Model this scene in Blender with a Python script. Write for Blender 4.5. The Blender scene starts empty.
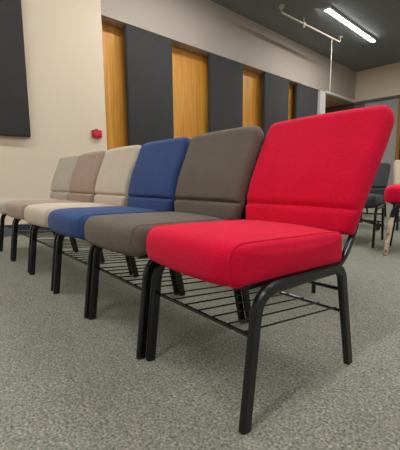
import bpy, bmesh, math, random
from mathutils import Vector, Matrix
random.seed(4)
S = bpy.context.scene
COL = S.collection
PI = math.pi
ROOM_ROT = 0.0643          # the room's walls stand at a slight angle to the row of chairs

# ---------------------------------------------------------------- materials
def srgb(r, g, b):
    f = lambda c: (c/12.92 if c <= .04045 else ((c+.055)/1.055)**2.4)
    return (f(r/255), f(g/255), f(b/255), 1)

def new_mat(name):
    m = bpy.data.materials.new(name); m.use_nodes = True
    nt = m.node_tree
    b = nt.nodes['Principled BSDF']
    return m, nt, b

def node(nt, kind, **kw):
    n = nt.nodes.new(kind)
    for k, v in kw.items():
        if k in n.inputs: n.inputs[k].default_value = v
        else: setattr(n, k, v)
    return n

def mix_ramp(nt, fac, stops):
    r = nt.nodes.new('ShaderNodeValToRGB')
    els = r.color_ramp.elements
    els[0].position, els[0].color = stops[0]
    els[1].position, els[1].color = stops[-1]
    for p, c in stops[1:-1]:
        e = els.new(p); e.color = c
    nt.links.new(fac, r.inputs[0])
    return r.outputs[0]

def scl(c, k): return (min(1, c[0]*k), min(1, c[1]*k), min(1, c[2]*k), 1)

def plain(name, col, rough=.6, metal=0, spec=.5, var=.06, scale=40, bump=0):
    m, nt, b = new_mat(name)
    tc = node(nt, 'ShaderNodeTexCoord')
    nz = node(nt, 'ShaderNodeTexNoise', Scale=scale, Detail=4)
    nt.links.new(tc.outputs['Object'], nz.inputs['Vector'])
    c = mix_ramp(nt, nz.outputs['Fac'], [(.3, scl(col, 1-var)), (.7, scl(col, 1+var))])
    nt.links.new(c, b.inputs['Base Color'])
    b.inputs['Roughness'].default_value = rough
    b.inputs['Metallic'].default_value = metal
    b.inputs['Specular IOR Level'].default_value = spec
    if bump:
        bp = node(nt, 'ShaderNodeBump', Strength=bump, Distance=.002)
        nt.links.new(nz.outputs['Fac'], bp.inputs['Height'])
        nt.links.new(bp.outputs[0], b.inputs['Normal'])
    return m

def fabric(name, col, fleck=None, sheen=.06):
    """woven upholstery: fine crossed threads over a softly mottled colour"""
    m, nt, b = new_mat(name)
    tc = node(nt, 'ShaderNodeTexCoord')
    nz = node(nt, 'ShaderNodeTexNoise', Scale=420, Detail=2)
    nt.links.new(tc.outputs['Object'], nz.inputs['Vector'])
    big = node(nt, 'ShaderNodeTexNoise', Scale=9, Detail=3)
    nt.links.new(tc.outputs['Object'], big.inputs['Vector'])
    f = fleck or scl(col, .78)
    c1 = mix_ramp(nt, nz.outputs['Fac'], [(.34, f), (.5, col), (.68, scl(col, 1.18))])
    c2 = mix_ramp(nt, big.outputs['Fac'], [(.3, (.92, .92, .92, 1)), (.7, (1, 1, 1, 1))])
    mx = node(nt, 'ShaderNodeMix', data_type='RGBA', blend_type='MULTIPLY')
    mx.inputs[0].default_value = 1
    nt.links.new(c1, mx.inputs[6]); nt.links.new(c2, mx.inputs[7])
    nt.links.new(mx.outputs[2], b.inputs['Base Color'])
    b.inputs['Roughness'].default_value = .9
    b.inputs['Specular IOR Level'].default_value = .2
    b.inputs['Sheen Weight'].default_value = sheen
    b.inputs['Sheen Roughness'].default_value = .5
    w = node(nt, 'ShaderNodeTexNoise', Scale=600, Detail=1)
    nt.links.new(tc.outputs['Object'], w.inputs['Vector'])
    bp = node(nt, 'ShaderNodeBump', Strength=.25, Distance=.002)
    nt.links.new(w.outputs['Fac'], bp.inputs['Height'])
    nt.links.new(bp.outputs[0], b.inputs['Normal'])
    return m

def carpet():
    m, nt, b = new_mat('carpet_loop')
    tc = node(nt, 'ShaderNodeTexCoord')
    def nz(scale, detail):
        n = node(nt, 'ShaderNodeTexNoise', Scale=scale, Detail=detail, Roughness=.65)
        nt.links.new(tc.outputs['Object'], n.inputs['Vector']); return n.outputs['Fac']
    fine = nz(120, 4)
    c1 = mix_ramp(nt, fine, [(.32, srgb(82, 92, 84)), (.45, srgb(140, 142, 128)), (.55, srgb(162, 157, 143)), (.68, srgb(212, 196, 181))])
    c2 = mix_ramp(nt, nz(38, 4), [(.36, (.70, .76, .72, 1)), (.62, (1.0, .97, .96, 1))])
    c3 = mix_ramp(nt, nz(13, 5), [(.34, (.80, .86, .82, 1)), (.5, (.93, .93, .91, 1)), (.66, (1.0, .95, .93, 1))])
    m1 = node(nt, 'ShaderNodeMix', data_type='RGBA', blend_type='MULTIPLY'); m1.inputs[0].default_value = .8
    nt.links.new(c1, m1.inputs[6]); nt.links.new(c2, m1.inputs[7])
    m2 = node(nt, 'ShaderNodeMix', data_type='RGBA', blend_type='MULTIPLY'); m2.inputs[0].default_value = 1
    nt.links.new(m1.outputs[2], m2.inputs[6]); nt.links.new(c3, m2.inputs[7])
    nt.links.new(m2.outputs[2], b.inputs['Base Color'])
    b.inputs['Roughness'].default_value = .95
    b.inputs['Specular IOR Level'].default_value = .15
    bp = node(nt, 'ShaderNodeBump', Strength=.6, Distance=.006)
    nt.links.new(fine, bp.inputs['Height']); nt.links.new(bp.outputs[0], b.inputs['Normal'])
    return m

def wood(name, dark, light, sc=1.0, rough=.45):
    m, nt, b = new_mat(name)
    tc = node(nt, 'ShaderNodeTexCoord')
    mp = node(nt, 'ShaderNodeMapping'); mp.inputs['Scale'].default_value = (14*sc, 14*sc, .7*sc)
    nt.links.new(tc.outputs['Object'], mp.inputs['Vector'])
    n1 = node(nt, 'ShaderNodeTexNoise', Scale=1.6, Detail=6, Distortion=.6)
    nt.links.new(mp.outputs[0], n1.inputs['Vector'])
    c = mix_ramp(nt, n1.outputs['Fac'], [(.3, dark), (.7, light)])
    nt.links.new(c, b.inputs['Base Color'])
    b.inputs['Roughness'].default_value = rough
    return m

def emit(name, col, strength):
    m, nt, b = new_mat(name)
    b.inputs['Base Color'].default_value = (.9, .9, .9, 1)
    b.inputs['Emission Color'].default_value = col
    b.inputs['Emission Strength'].default_value = strength
    return m

M = {}
M['wall'] = plain('cream_wallcovering', srgb(226, 207, 180), .85, var=.025, scale=120, bump=.15)
M['bulk'] = plain('shaded_wall_paint', srgb(174, 162, 147), .85, var=.02, scale=60)  # wall paint darkened for the bulkhead: weaker light up there is in the colour
M['ceil'] = plain('dark_grey_ceiling', srgb(124, 130, 130), .9, var=.03, scale=30)
M['panelcloth'] = fabric('charcoal_acoustic_cloth', srgb(63, 62, 61), sheen=.1)
M['wood'] = wood('honey_wood', srgb(196, 128, 36), srgb(226, 164, 66))
M['brown'] = wood('dark_brown_wood', srgb(52, 36, 26), srgb(78, 54, 38))
M['doorwood'] = wood('brown_door_frame_wood', srgb(140, 90, 42), srgb(170, 112, 56))
def pale_below():  # leg colour: mottled pale in the lower part, black above
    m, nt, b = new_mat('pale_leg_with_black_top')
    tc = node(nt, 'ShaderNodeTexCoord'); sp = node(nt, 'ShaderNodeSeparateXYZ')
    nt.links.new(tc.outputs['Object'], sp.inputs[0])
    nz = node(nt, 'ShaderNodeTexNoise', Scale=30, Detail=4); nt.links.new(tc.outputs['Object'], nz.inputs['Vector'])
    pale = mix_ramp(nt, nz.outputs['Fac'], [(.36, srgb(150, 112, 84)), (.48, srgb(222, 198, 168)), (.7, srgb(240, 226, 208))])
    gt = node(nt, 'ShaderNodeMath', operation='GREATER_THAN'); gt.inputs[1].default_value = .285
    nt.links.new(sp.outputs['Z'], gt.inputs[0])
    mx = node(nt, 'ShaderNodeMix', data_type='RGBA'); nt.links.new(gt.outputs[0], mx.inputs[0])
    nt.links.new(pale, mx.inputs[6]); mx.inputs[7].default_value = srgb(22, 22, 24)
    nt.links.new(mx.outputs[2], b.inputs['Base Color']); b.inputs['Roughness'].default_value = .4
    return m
M['palewood'] = pale_below()
M['base'] = plain('slate_blue_vinyl', srgb(86, 90, 98), .6, var=.04)
M['white'] = plain('off_white_paint', srgb(222, 218, 210), .6, var=.02)
M['tan'] = plain('tan_soffit_paint', srgb(196, 168, 136), .8, var=.03)
M['partition'] = plain('grey_folding_panel', srgb(158, 156, 150), .7, var=.03)
M['partdark'] = plain('dark_grey_folding_panel', srgb(96, 96, 96), .7, var=.03)
M['black'] = plain('black_powder_coat', srgb(19, 19, 21), .26, var=.15, scale=300, spec=.55)
M['rubber'] = plain('black_rubber', srgb(18, 18, 19), .7)
M['redplastic'] = plain('red_plastic', srgb(188, 8, 36), .45, var=.03)
M['redlabel'] = plain('lighter_red_plastic', srgb(214, 40, 66), .4, var=.03)
M['pipe'] = plain('cream_painted_pipe', srgb(200, 190, 172), .5, var=.03)
M['tube'] = emit('cool_led_diffuser', (.96, .97, 1, 1), 56)
M['down'] = emit('warm_downlight', (1, .8, .6, 1), 220)
M['carpet'] = carpet()
M['red'] = fabric('red_fabric', srgb(222, 6, 54), srgb(194, 3, 40), .05)
M['taupe'] = fabric('taupe_fabric', srgb(112, 101, 88), srgb(88, 78, 68))
M['blue'] = fabric('blue_fabric', srgb(62, 82, 126), srgb(48, 65, 106))
M['cream'] = fabric('cream_fabric', srgb(206, 190, 168), srgb(186, 168, 146))
M['mauve'] = fabric('dusty_mauve_fabric', srgb(176, 151, 133), srgb(154, 129, 113))
M['greige'] = fabric('light_greige_fabric', srgb(190, 178, 160), srgb(168, 156, 140))
M['charcoal'] = fabric('charcoal_fabric', srgb(62, 63, 64), srgb(50, 51, 52))

# ---------------------------------------------------------------- mesh helpers
def obj(name, bm, mat, parent=None, smooth=True, angle=40):
    me = bpy.data.meshes.new(name)
    bmesh.ops.recalc_face_normals(bm, faces=bm.faces)
    bm.to_mesh(me); bm.free()
    o = bpy.data.objects.new(name, me); COL.objects.link(o)
    for mm in (mat if isinstance(mat, list) else [mat]): me.materials.append(mm)
    if smooth:
        me.shade_smooth()
        try: me.set_sharp_from_angle(angle=math.radians(angle))
        except Exception: pass
    if parent: o.parent = parent
    return o

def empty(name, loc, rz=0):
    o = bpy.data.objects.new(name, None); COL.objects.link(o)
    o.empty_display_size = .1; o.location = loc; o.rotation_euler = (0, 0, rz)
    return o

def tag(o, label, cat, group=None):
    o['label'] = label; o['category'] = cat
    if group: o['group'] = group
    return o

def struct(o):
    o['kind'] = 'structure'; o.rotation_euler.z = ROOM_ROT; return o

def box(bm, x0, x1, y0, y1, z0, z1, bev=0, seg=2, mi=0):
    v = [bm.verts.new(p) for p in [(x0,y0,z0),(x1,y0,z0),(x1,y1,z0),(x0,y1,z0),(x0,y0,z1),(x1,y0,z1),(x1,y1,z1),(x0,y1,z1)]]
    fs = [bm.faces.new([v[i] for i in q]) for q in [(0,3,2,1),(4,5,6,7),(0,1,5,4),(1,2,6,5),(2,3,7,6),(3,0,4,7)]]
    for f in fs: f.material_index = mi
    if bev:
        es = {e for f in fs for e in f.edges}
        bmesh.ops.bevel(bm, geom=list(es), offset=bev, segments=seg, affect='EDGES', profile=.5)
    return bm

def B(*a, **k): return box(bmesh.new(), *a, **k)

def rounded_rect(w, d, r, n=3):
    pts = []
    for cx, cy, a0 in ((w/2-r, d/2-r, 0), (-w/2+r, d/2-r, 90), (-w/2+r, -d/2+r, 180), (w/2-r, -d/2+r, 270)):
        for k in range(n+1):
            a = math.radians(a0+90*k/n); pts.append((cx+r*math.cos(a), cy+r*math.sin(a)))
    return pts

def circle(r, n=10): return [(r*math.cos(2*PI*k/n), r*math.sin(2*PI*k/n)) for k in range(n)]

def sweep(bm, path, prof, ref=(1, 0, 0), closed=False):
    """extrude a closed outline along a polyline; first outline axis follows ref"""
    P = [Vector(p) for p in path]; n = len(P); rings = []
    ref = Vector(ref)
    for i in range(n):
        if closed: t = (P[(i+1) % n]-P[i-1]).normalized()
        else:
            a = (P[i]-P[i-1]).normalized() if i else None
            c = (P[i+1]-P[i]).normalized() if i < n-1 else None
            t = (a+c).normalized() if a and c else (a or c)
        s = ref - t*ref.dot(t)
        if s.length < 1e-4: s = t.orthogonal()
        s.normalize(); u = t.cross(s)
        rings.append([bm.verts.new(P[i]+s*x+u*y) for x, y in prof])
    m = len(prof)
    for i in range(n if closed else n-1):
        A, C = rings[i], rings[(i+1) % n]
        for k in range(m): bm.faces.new((A[k], A[(k+1) % m], C[(k+1) % m], C[k]))
    if not closed:
        bm.faces.new(rings[0][::-1]); bm.faces.new(rings[-1])
    return bm

def smooth_path(pts, n=8):
    """Catmull-Rom through the points"""
    P = [Vector(p) for p in pts]; P = [2*P[0]-P[1]] + P + [2*P[-1]-P[-2]]
    out = []
    for i in range(1, len(P)-2):
        for k in range(n):
            t = k/n; a, b, c, d = P[i-1], P[i], P[i+1], P[i+2]
            out.append(.5*((2*b)+(c-a)*t+(2*a-5*b+4*c-d)*t*t+(3*b-a-3*c+d)*t**3))
    out.append(P[-2]); return out

def fillet(pts, r, n=7):
    """polyline with its corners rounded by arcs of radius r[i]"""
    P = [Vector(p) for p in pts]; out = [P[0]]
    for i in range(1, len(P)-1):
        a = (P[i-1]-P[i]).normalized(); c = (P[i+1]-P[i]).normalized()
        th = a.angle(c); rr = r[i-1] if isinstance(r, (list, tuple)) else r
        L = rr/math.tan(th/2)
        p0, p1 = P[i]+a*L, P[i]+c*L
        for k in range(n+1):
            t = k/n
            out.append((1-t)**2*p0 + 2*t*(1-t)*P[i] + t*t*p1)
    out.append(P[-1]); return out

# ---------------------------------------------------------------- the stacking chair
HW = .241                      # half width of the seat
LIM = [.02, .02, .058, .030]
def seat_outline():
    pts = [(.470, .391), (.470, .490), (-.030, .500), (-.026, .391)]   # rear-bottom, rear-top, front-top, front-bottom
    rad = [.014, .018, .075, .060]
    P = [Vector((a, b)) for a, b in pts]; out = []
    for i in range(4):
        a = (P[i-1]-P[i]).normalized(); c = (P[(i+1) % 4]-P[i]).normalized()
        th = a.angle(c); L = min(rad[i]/math.tan(th/2), LIM[i])
        p0, p1 = P[i]+a*L, P[i]+c*L
        n = 9 if i >= 2 else 4
        for k in range(n+1):
            t = k/n; out.append((1-t)**2*p0+2*t*(1-t)*P[i]+t*t*p1)
        q = P[(i+1) % 4]
        nx = (P[i]-q).normalized()
        Lq = min(rad[(i+1) % 4]/math.tan(((P[i]-q).angle(P[(i+2) % 4]-q))/2), LIM[(i+1) % 4])
        e = q+nx*Lq
        for k in range(1, 6): out.append(p1.lerp(e, k/6))
    return out
OUT = seat_outline()

def seat_point(p, x):
    u = min(1, abs(x)/HW); c = 1-u**2.6
    y, z = p
    if z > .46:
        front = max(0, min(1, (y+.03)/.09)); back = max(0, min(1, (.47-y)/.06))
        z += .026*c*min(front*.6+.4, 1)*(.4+.6*back)*(z-.46)/.04
    if y < .06:
        k = min(1, (.06-y)/.075); q = max(0, (u-.70)/.30)
        y += k*(-.022*(1-u*u) + .030*q*q)
    return y, z

def seat_ring(x, e):
    c = Vector((.21, .45)); n = len(OUT); res = []
    for i in range(n):
        t = (OUT[(i+1) % n]-OUT[i-1]).normalized(); nr = Vector((t.y, -t.x))
        if nr.dot(OUT[i]-c) < 0: nr = -nr
        q = OUT[i]-nr*e
        y, z = seat_point(q, x); res.append((x, y, z))
    return res

def make_seat(mat, root, twist=0):
    bm = bmesh.new(); r = .016; st = []
    xs = [0, .04, .08, .12, .15, .17, .185, .20, .212, HW-r]
    for k in range(1, 6): xs.append(HW-r+r*math.sin(k/5*PI/2))
    for x in xs:
        d = max(0, x-(HW-r)); st.append((x, r-math.sqrt(max(0, r*r-d*d))))
    st = [(-x, e) for x, e in reversed(st[1:])]+st
    rings = [[bm.verts.new(p) for p in seat_ring(x, e)] for x, e in st]
    n = len(OUT)
    for a, b in zip(rings, rings[1:]):
        for k in range(n): bm.faces.new((a[k], a[(k+1) % n], b[(k+1) % n], b[k]))
    for ring, s in ((rings[0], -1), (rings[-1], 1)):
        c = Vector((s*HW, .21, .445)); last = ring
        for f, puff in ((.8, .004), (.5, .006), (.2, .007)):
            new = [bm.verts.new(Vector((s*(HW+puff), c.y+(v.co.y-c.y)*f, c.z+(v.co.z-c.z)*f))) for v in ring]
            for k in range(n): bm.faces.new((last[k], last[(k+1) % n], new[(k+1) % n], new[k]))
            last = new
        bm.faces.new(last)
    o = obj('seat', bm, mat, root, angle=80)
    o.rotation_euler.z = twist; o.location = (.21*math.sin(twist), .21*(1-math.cos(twist)), 0)
    for s in (-1, 1):
        bm = bmesh.new()
        pts = seat_ring(s*(HW-.020), .0)
        sweep(bm, pts, circle(.0042, 6), (s, 0, 0), closed=True)
        obj('piping', bm, mat, o)
    return o

def make_back(mat, root, lean, HT, tall=1.03):
    """thick cushion: centre line c(v), half thicknesses to front and rear, half width w(v); a fold runs across below the middle"""
    cl = smooth_path([(.520, .474, 0), (.525, .52, 0), (.532, .557, 0), (.546, .61, 0), (.574, .69, 0), (.608, .77, 0), (.640, .845, 0), (.662, .905, 0)], 7)
    cl = [Vector((p.x + lean*max(0, p.y-.557)/.346, p.y)) for p in cl]
    nv = len(cl); bm = bmesh.new(); us = []
    for k in range(-16, 17):
        t = k/16; us.append(math.copysign(1-(1-abs(t))**1.7, t))
    F, R = [], []
    for j, c in enumerate(cl):
        t = (cl[min(j+1, nv-1)]-cl[max(j-1, 0)]).normalized(); nr = Vector((t.y, -t.x))
        z = c.y
        up = max(0, min(1, (z-.557)/.09))
        hf = .036+.006*up; hr = .026+.012*up
        hf -= .017*math.exp(-((z-.557)/.0075)**2)
        top = max(0, (z-.862)/.043); cap = math.sqrt(max(0, 1-top*top)); 
        bot = max(0, (.488-z)/.014); cap *= math.sqrt(max(0, 1-bot*bot))
        w = min(HT, .256)+max(0, HT-.256)*min(1, max(0, (z-.555)/.24))**.8 - .018*max(0, (.55-z)/.08)
        rc = .050
        if z > .905-rc: w -= rc-math.sqrt(max(0, rc*rc-(z-(.905-rc))**2))
        a, b = [], []
        for u in us:
            q = max(0, (abs(u)-.86)/.14); k = (max(0, 1-q**2.6))**(1/2.6)*cap
            bul = .010*(1-u*u)
            f = c-nr*-1*0
            pf = c-nr*((hf+bul)*k) if nr.x > 0 else c+nr*((hf+bul)*k)
            pr = c+nr*(hr*k) if nr.x > 0 else c-nr*(hr*k)
            a.append(bm.verts.new((u*w, pf.x, pf.y))); b.append(bm.verts.new((u*w, pr.x, pr.y)))
        for vv in a+b: vv.co.z = vv.co.z if vv.co.z < .557 else .557+(vv.co.z-.557)*tall
        F.append(a); R.append(b)
    m = len(us)
    for G in (F, R):
        for j in range(nv-1):
            for i in range(m-1): bm.faces.new((G[j][i], G[j][i+1], G[j+1][i+1], G[j+1][i]))
    bmesh.ops.remove_doubles(bm, verts=bm.verts, dist=.00012)
    bmesh.ops.dissolve_degenerate(bm, edges=bm.edges, dist=.00005)
    return obj('backrest', bm, mat, root, angle=75)

TUBE = rounded_rect(.0230, .036, .006, 1)
def make_frame(root, lean, wires=7, front_leg_mat=None):
    for s in (1, -1):
        x = s*.2425
        path = fillet([(x, .002, .006), (x, .048, .376), (x, .205, .3755)], .085, 9)
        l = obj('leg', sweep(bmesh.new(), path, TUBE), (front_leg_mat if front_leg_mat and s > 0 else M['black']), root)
        obj('foot_glide', sweep(bmesh.new(), [(x, .001, 0), (x, .003, .012)], rounded_rect(.022, .0345, .006, 1)), M['rubber'], l)
        path = fillet([(x, .205, .3755), (x, .465, .374), (x, .543, .006)], .06, 9)
        path = [p for p in path]
        l = obj('leg', sweep(bmesh.new(), [Vector((x, .34, .3750))]+path[1:], TUBE), M['black'], root)
        obj('foot_glide', sweep(bmesh.new(), [(x, .544, 0), (x, .542, .012)], rounded_rect(.022, .0345, .006, 1)), M['rubber'], l)
        obj('side_rail', sweep(bmesh.new(), [(x, .195, .3756), (x, .35, .3749)], rounded_rect(.0225, .035, .006, 1)), M['black'], root)
        xx = s*.242
        pp = smooth_path([(s*.240, .42, .372), (s*.242, .475, .400), (xx, .535, .475), (xx, .567, .56), (xx, .592+lean*.1, .62), (xx, .612+lean*.25, .67)], 5)
        obj('back_post', sweep(bmesh.new(), pp, rounded_rect(.02, .022, .006, 2)), M['black'], root)
    bm = bmesh.new(); box(bm, -.225, .225, .02, .45, .378, .400, .004, 1)
    obj('seat_pan', bm, M['black'], root)
    obj('rear_stretcher', sweep(bmesh.new(), [(-.236, .495, .285), (.236, .495, .285)], circle(.008, 8), (0, 0, 1)), M['black'], root)
    yf, zf, yr, zr = .040, .250, .508, .202
    rk = obj('book_rack', sweep(bmesh.new(), [(-.24, yf, zf), (.24, yf, zf)], circle(.0062, 8), (0, 0, 1)), M['black'], root)
    obj('rear_rail', sweep(bmesh.new(), [(-.24, yr, zr), (.24, yr, zr)], circle(.0062, 8), (0, 0, 1)), M['black'], rk)
    for k in range(wires):
        X = -.205+.41*k/(wires-1)
        obj('rack_wire', sweep(bmesh.new(), [(X, yf-.004, zf+.006), (X, yr+.004, zr+.006)], circle(.0027, 6)), M['black'], rk)

def make_chair(loc, rz, colour, label, group, lean=0, HT=.262, name='stacking_chair', tall=1.03, twist=0, shift=0, **kw):
    root = tag(empty(name, loc, rz), label, 'chair', group)
    make_seat(M[colour], root, twist)
    make_back(M[colour], root, lean, HT, tall).location.x = shift
    make_frame(root, lean, **kw)
    return root

P = .53
ROW = 'fabric chairs lined up in one row'
row = [  # colour, dx, dy, turn, lean, half width, label
    ('red',    .0085,  .0090, -.014, .062, .274, 'bright red fabric stacking chair, nearest of the row, with black legs'),
    ('taupe',   .020, -.004, -.024, .004, .256, 'dark taupe brown fabric chair standing between the red and the blue chair'),
    ('blue',    .036, -.008, -.004, .000, .258, 'navy blue fabric chair between the taupe and the cream chair'),
    ('cream',   .013, -.002,  .005, .000, .264, 'cream beige fabric chair standing beside the blue chair'),
    ('mauve',  -.016, -.003,  .019, .000, .264, 'dusty mauve pink fabric chair, second from the wall in the row'),
    ('greige', -.036, -.005,  .008, .000, .264, 'light greyish beige fabric chair at the wall end of the row'),
]
for i, (c, dx, dy, a, ln, ht, lab) in enumerate(row):
    make_chair((-(i+.5)*P+dx, dy, 0), a, c, lab, ROW, ln, ht, **(dict(tall=1.055, twist=-.055, shift=.012) if i == 0 else dict(tall=1.03)))

def chair_by_foot(foot, a, sx, colour, label, group, z=0, back=0, **kw):
    """place a chair so that its front foot on side sx stands at the given floor point"""
    lx, ly = sx*.2425, -back
    c, s = math.cos(a), math.sin(a)
    return make_chair((foot[0]-(lx*c-ly*s), foot[1]-(lx*s+ly*c), z), a, colour, label, group, **kw)

BG = 'chairs standing behind the row'
chair_by_foot((-.524, 1.150), math.radians(28), 1, 'charcoal', 'chair behind the red chair, only one black foot showing under its seat rail', BG)
chair_by_foot((-.880, 2.735), math.radians(14), 1, 'charcoal', 'charcoal fabric chair just behind the right edge of the red backrest', BG, tall=.78, lean=.055)
stack_foot, sa = (-.673, 2.499), math.radians(-72)
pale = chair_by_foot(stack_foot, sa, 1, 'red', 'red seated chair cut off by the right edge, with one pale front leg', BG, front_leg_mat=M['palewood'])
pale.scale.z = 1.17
next(o for o in pale.children if o.name.startswith('leg') and o.data.materials[0] == M['palewood'])['label'] = 'pale front leg'
make_chair((-.96, 4.20, 0), math.radians(27), 'cream', 'cream fabric chair behind the charcoal chair and the tall red seat', BG)

FAR = 'chairs far behind, seen between the nearer legs'
make_chair((-2.15, 5.75, 0), math.radians(150), 'charcoal', 'distant charcoal chair seen in the gap right of the red backrest', FAR)
make_chair((-1.15, 6.35, 0), math.radians(160), 'charcoal', 'distant charcoal chair showing only its legs under the cream chair', FAR)

def swivel_chair(loc, rz, label):
    root = tag(empty('swivel_chair', loc, rz), label, 'office chair')
    hub = obj('base', sweep(bmesh.new(), [(0, 0, .07), (0, 0, .13)], circle(.035, 12)), M['black'], root)
    for k in range(5):
        a = 2*PI*k/5; cx, cy = .27*math.cos(a), .27*math.sin(a)
        obj('base_arm', sweep(bmesh.new(), [(.02*math.cos(a), .02*math.sin(a), .105), (cx, cy, .075)], rounded_rect(.03, .022, .005, 1), (0, 0, 1)), M['black'], hub)
        bm = bmesh.new(); t = Vector((-math.sin(a), math.cos(a), 0))
        sweep(bm, [Vector((cx, cy, .028))-t*.02, Vector((cx, cy, .028))+t*.02], circle(.028, 12), (0, 0, 1))
        box(bm, cx-.008, cx+.008, cy-.008, cy+.008, .03, .075)
        obj('caster', bm, M['rubber'], hub)
    obj('column', sweep(bmesh.new(), [(0, 0, .12), (0, 0, .44)], circle(.022, 12)), M['black'], root)
    bm = bmesh.new(); box(bm, -.23, .23, -.23, .22, .44, .52, .035, 4); obj('seat', bm, M['charcoal'], root)
    obj('back_bar', sweep(bmesh.new(), fillet([(0, .12, .43), (0, .30, .43), (0, .30, .70)], .06, 5), rounded_rect(.05, .014, .004, 1)), M['black'], root)
    bm = bmesh.new(); box(bm, -.21, .21, .235, .29, .58, .90, .026, 4); obj('backrest', bm, M['charcoal'], root)
    return root
swivel_chair((-1.62, 4.02, 0), math.radians(200), 'black swivel chair half hidden behind the charcoal chair, on a star base with casters')

# ---------------------------------------------------------------- camera
C = Vector((.5627, -.6213, .6694))
R_ = [(.64079, .76764, -.01036), (-.09353, .09146, .99141), (-.76200, .63432, -.13041)]
r, u, f = [Vector(v).normalized() for v in R_]
cam = bpy.data.cameras.new('camera'); co = bpy.data.objects.new('camera', cam); COL.objects.link(co)
mw = Matrix(((r.x, u.x, -f.x, C.x), (r.y, u.y, -f.y, C.y), (r.z, u.z, -f.z, C.z), (0, 0, 0, 1)))
co.matrix_world = mw
cam.sensor_fit = 'HORIZONTAL'; cam.sensor_width = 36; cam.lens = 345.34/400*36
cam.clip_start = .02; cam.clip_end = 100
S.camera = co

# ---------------------------------------------------------------- the room (x = away from the left wall, y = along it)
WN, ZB, ZC, TF = -4.15, 2.965, 3.85, 10.35
struct(obj('floor', B(-7.2, 4.6, -4.6, 10.6, -.1, 0), M['carpet'], smooth=False))
struct(obj('ceiling', B(-4.6, 4.6, -4.6, 10.6, ZC, ZC+.1), M['ceil'], smooth=False))
bm = bmesh.new()
box(bm, WN-.38, WN, -4.6, 1.915, 0, ZC)
struct(obj('wall_left', bm, M['wall'], smooth=False))
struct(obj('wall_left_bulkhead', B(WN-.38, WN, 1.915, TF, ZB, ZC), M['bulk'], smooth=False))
struct(obj('wall_left_recess', B(WN-.38, WN-.20, 1.915, 8.17, 0, ZB), M['wood'], smooth=False))
struct(obj('wall_left_column', B(WN-.38, WN+.02, 8.17, 8.45, 0, ZB), M['white'], smooth=False))
struct(obj('trim_1', B(WN-.06, WN+.03, 8.45, TF, ZB-.022, ZB+.04, .006), M['white'], smooth=False))
struct(obj('baseboard_left', B(WN, WN+.012, -4.6, 1.915, 0, .14, .004, 1), M['base'], smooth=False))
# alcove beyond the column
struct(obj('ceiling_alcove', B(-7.2, WN-.02, 8.45, TF, ZB-.02, ZB-.001), M['tan'], smooth=False))
struct(obj('wall_alcove', B(-7.2, -7.0, 8.17, TF+.2, 0, ZB-.02), M['brown'], smooth=False))
struct(obj('wall_alcove_side', B(-7.0, WN-.38, 8.17, 8.27, 0, ZB-.02), M['brown'], smooth=False))
struct(obj('wall_far_alcove', B(-7.0, WN, TF, TF+.2, 0, ZB-.02), M['brown'], smooth=False))
struct(obj('wall_far', B(WN, 4.6, TF, TF+.25, ZB, ZC), M['wall'], smooth=False))
struct(obj('wall_far_lower', B(-1.95, 4.6, TF, TF+.25, 0, ZB), M['wall'], smooth=False))
struct(obj('trim_2', B(WN, -1.95, TF-.03, TF+.1, ZB-.07, ZB, .004), M['partdark'], smooth=False))
struct(obj('wall_partition_end', B(WN, -3.86, TF+.02, TF+.12, 0, ZB-.07), M['partdark'], smooth=False))
# the folding partition, one thing of several leaves
part = tag(empty('folding_partition', (0, 0, 0), ROOM_ROT), 'grey folding partition closing the far side of the room', 'partition')
x = -3.85
for k, wd in enumerate((.76,)):
    pass
pn = obj('partition_panel', B(-3.85, -3.40, TF+.02, TF+.11, .01, ZB-.075, .008), M['partition'], part, smooth=False)
pn = obj('partition_panel', B(-3.39, -2.93, TF+.02, TF+.11, .01, ZB-.075, .008), M['partition'], part, smooth=False)
d = obj('door_1', B(-2.84, -2.04, TF+.05, TF+.10, .005, 2.20), M['brown'], smooth=False); struct(d)
bm = bmesh.new()
box(bm, -2.92, -2.84, TF-.02, TF+.14, 0, ZB-.07, .006); box(bm, -2.04, -1.96, TF-.02, TF+.14, 0, ZB-.07, .006); box(bm, -2.84, -2.04, TF-.01, TF+.13, 2.20, 2.28, .006)
obj('door_frame', bm, M['doorwood'], d, smooth=False)
obj('door_transom_panel', B(-2.84, -2.04, TF+.05, TF+.1, 2.28, ZB-.07), M['brown'], d, smooth=False)
bm = bmesh.new(); sweep(bm, [(-2.76, TF+.055, 1.05), (-2.76, TF+.0, 1.05), (-2.64, TF+.0, 1.05)], circle(.012, 8), (0, 0, 1))
obj('door_handle', bm, M['pipe'], d)

# acoustic panels
AP = 'charcoal acoustic panels on the long wall'
def room_point(n, t, z):
    c, s = math.cos(ROOM_ROT), math.sin(ROOM_ROT); return (n*c-t*s, n*s+t*c, z)
def acoustic(t0, t1, z0, z1, n0, n1, label):
    o = obj('acoustic_panel', B(n0-n0, n1-n0, -(t1-t0)/2, (t1-t0)/2, 0, z1-z0, .018, 3), M['panelcloth'])
    o.location = room_point(n0, (t0+t1)/2, z0); o.rotation_euler.z = ROOM_ROT
    if n1 == WN: obj('mounting_batten', B(-.118, .004, -.2, .2, .1, z1-z0-.1), M['partdark'], o, smooth=False)
    return tag(o, label, 'acoustic panel', AP)
acoustic(-.15, .85, 1.21, 2.92, WN+.002, WN+.07, 'charcoal cloth wall panel hanging on the cream wall, apart from the others')
acoustic(2.31, 3.19, 1.0, ZB-.005, WN-.08, WN+.0, 'charcoal upright wall panel above the blue chair, first in the wooden recess')
acoustic(4.08, 5.02, 1.0, ZB-.005, WN-.08, WN+.0, 'charcoal upright wall panel above the taupe chair, second in the wooden recess')
acoustic(5.75, 6.70, 1.0, ZB-.005, WN-.08, WN+.0, 'charcoal upright wall panel just left of the red backrest, third in the recess')
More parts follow.
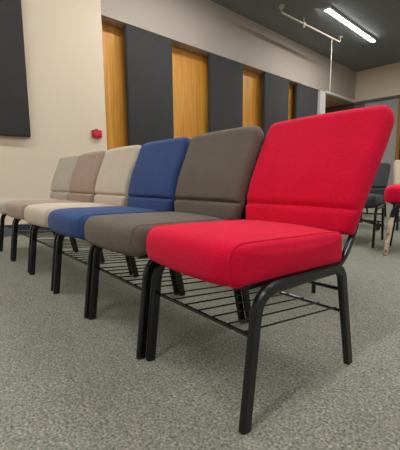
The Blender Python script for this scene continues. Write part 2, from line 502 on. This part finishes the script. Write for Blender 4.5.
acoustic(7.06, 8.08, 1.0, ZB-.005, WN-.08, WN+.0, 'charcoal upright wall panel beside the white column, last in the recess')

# fire alarm call point
al = tag(empty('fire_alarm_box', room_point(WN, 1.75, 1.275), ROOM_ROT), 'small red fire alarm box on the cream wall', 'fire alarm')
obj('housing', B(0, .05, -.068, .068, 0, .105, .008), M['redplastic'], al)
obj('front_plate', B(.048, .055, -.04, .04, .02, .075, .003), M['redlabel'], al)
obj('top_tab', B(.005, .035, -.016, .016, .104, .118, .003), M['rubber'], al)

# ceiling lights: rows of slim linear fittings
LG = 'linear ceiling lights'
def linear_light(n, t, label):
    o = tag(empty('linear_light', room_point(n, t, ZC), ROOM_ROT), label, 'ceiling light', LG)
    obj('housing', B(-.045, .045, -1.14, 1.14, -.05, 0, .004), M['white'], o, smooth=False)
    obj('diffuser', B(-.041, .041, -1.13, 1.13, -.054, -.051), M['tube'], o, smooth=False)
    return o
linear_light(-2.84, 7.0, 'long slim white light glowing on the dark ceiling')
for n, t in ((-2.8, 2.6), (-2.8, -1.6), (0.1, 2.6), (.1, 6.98), (.1, -1.6), (3.0, 2.6), (3.0, -1.6)):
    linear_light(n, t, 'slim ceiling light outside the picture')

# downlights in the alcove ceiling
for n, t, lab in ((-4.72, 9.15, 'small round downlight in the tan alcove ceiling beside the white column'), (-5.9, 9.4, 'small round downlight deeper inside the dark alcove')):
    o = tag(empty('downlight', room_point(n, t, ZB-.02), ROOM_ROT), lab, 'ceiling light', 'alcove downlights')
    bm = bmesh.new(); sweep(bm, [(0, 0, -.03), (0, 0, -.001)], circle(.07, 20)); obj('trim_ring', bm, M['brown'], o)
    bm = bmesh.new(); sweep(bm, [(0, 0, -.034), (0, 0, -.0305)], circle(.05, 20)); obj('lens', bm, M['down'], o)

# pipe under the ceiling
pz = ZC-.12
PIPE_TURN = -.047
pp = tag(empty('ceiling_pipe', room_point(-3.344, 6.295, pz), ROOM_ROT+PIPE_TURN), 'cream pipe hung beneath the dark ceiling with a thin drop rod', 'pipe')
t0, t1 = -1.10, 1.10
path = fillet([(0, t0, .10), (0, t0, 0), (0, t1, 0), (0, t1, .1)], .04, 5)
obj('run', sweep(bmesh.new(), path, circle(.017, 10), (1, 0, 0)), M['pipe'], pp)
for t in (t0, t1):
    obj('end_flange', sweep(bmesh.new(), [(0, t, .085), (0, t, .12)], circle(.05, 14), (1, 0, 0)), M['pipe'], pp)
bm = bmesh.new(); sweep(bm, [(0, -.36, .02), (0, -.36, .12)], circle(.012, 8), (1, 0, 0)); sweep(bm, [(0, -.395, 0), (0, -.325, 0)], circle(.030, 12), (1, 0, 0)); sweep(bm, [(0, -.36, -.075), (0, -.36, -.02)], circle(.024, 10), (1, 0, 0))
obj('clamp', bm, M['pipe'], pp)
obj('drop_rod', sweep(bmesh.new(), [(0, .74, 0), (0, .74, -1.15)], circle(.008, 8), (1, 0, 0)), M['pipe'], pp)

# ---------------------------------------------------------------- light and view
w = bpy.data.worlds.new('World'); S.world = w; w.use_nodes = True
bg = w.node_tree.nodes['Background']; bg.inputs[0].default_value = (1, .97, .93, 1); bg.inputs[1].default_value = .16
vs = S.view_settings
vs.view_transform = 'Standard'; vs.look = 'None'; vs.gamma = 1; vs.use_curve_mapping = False; vs.exposure = .88
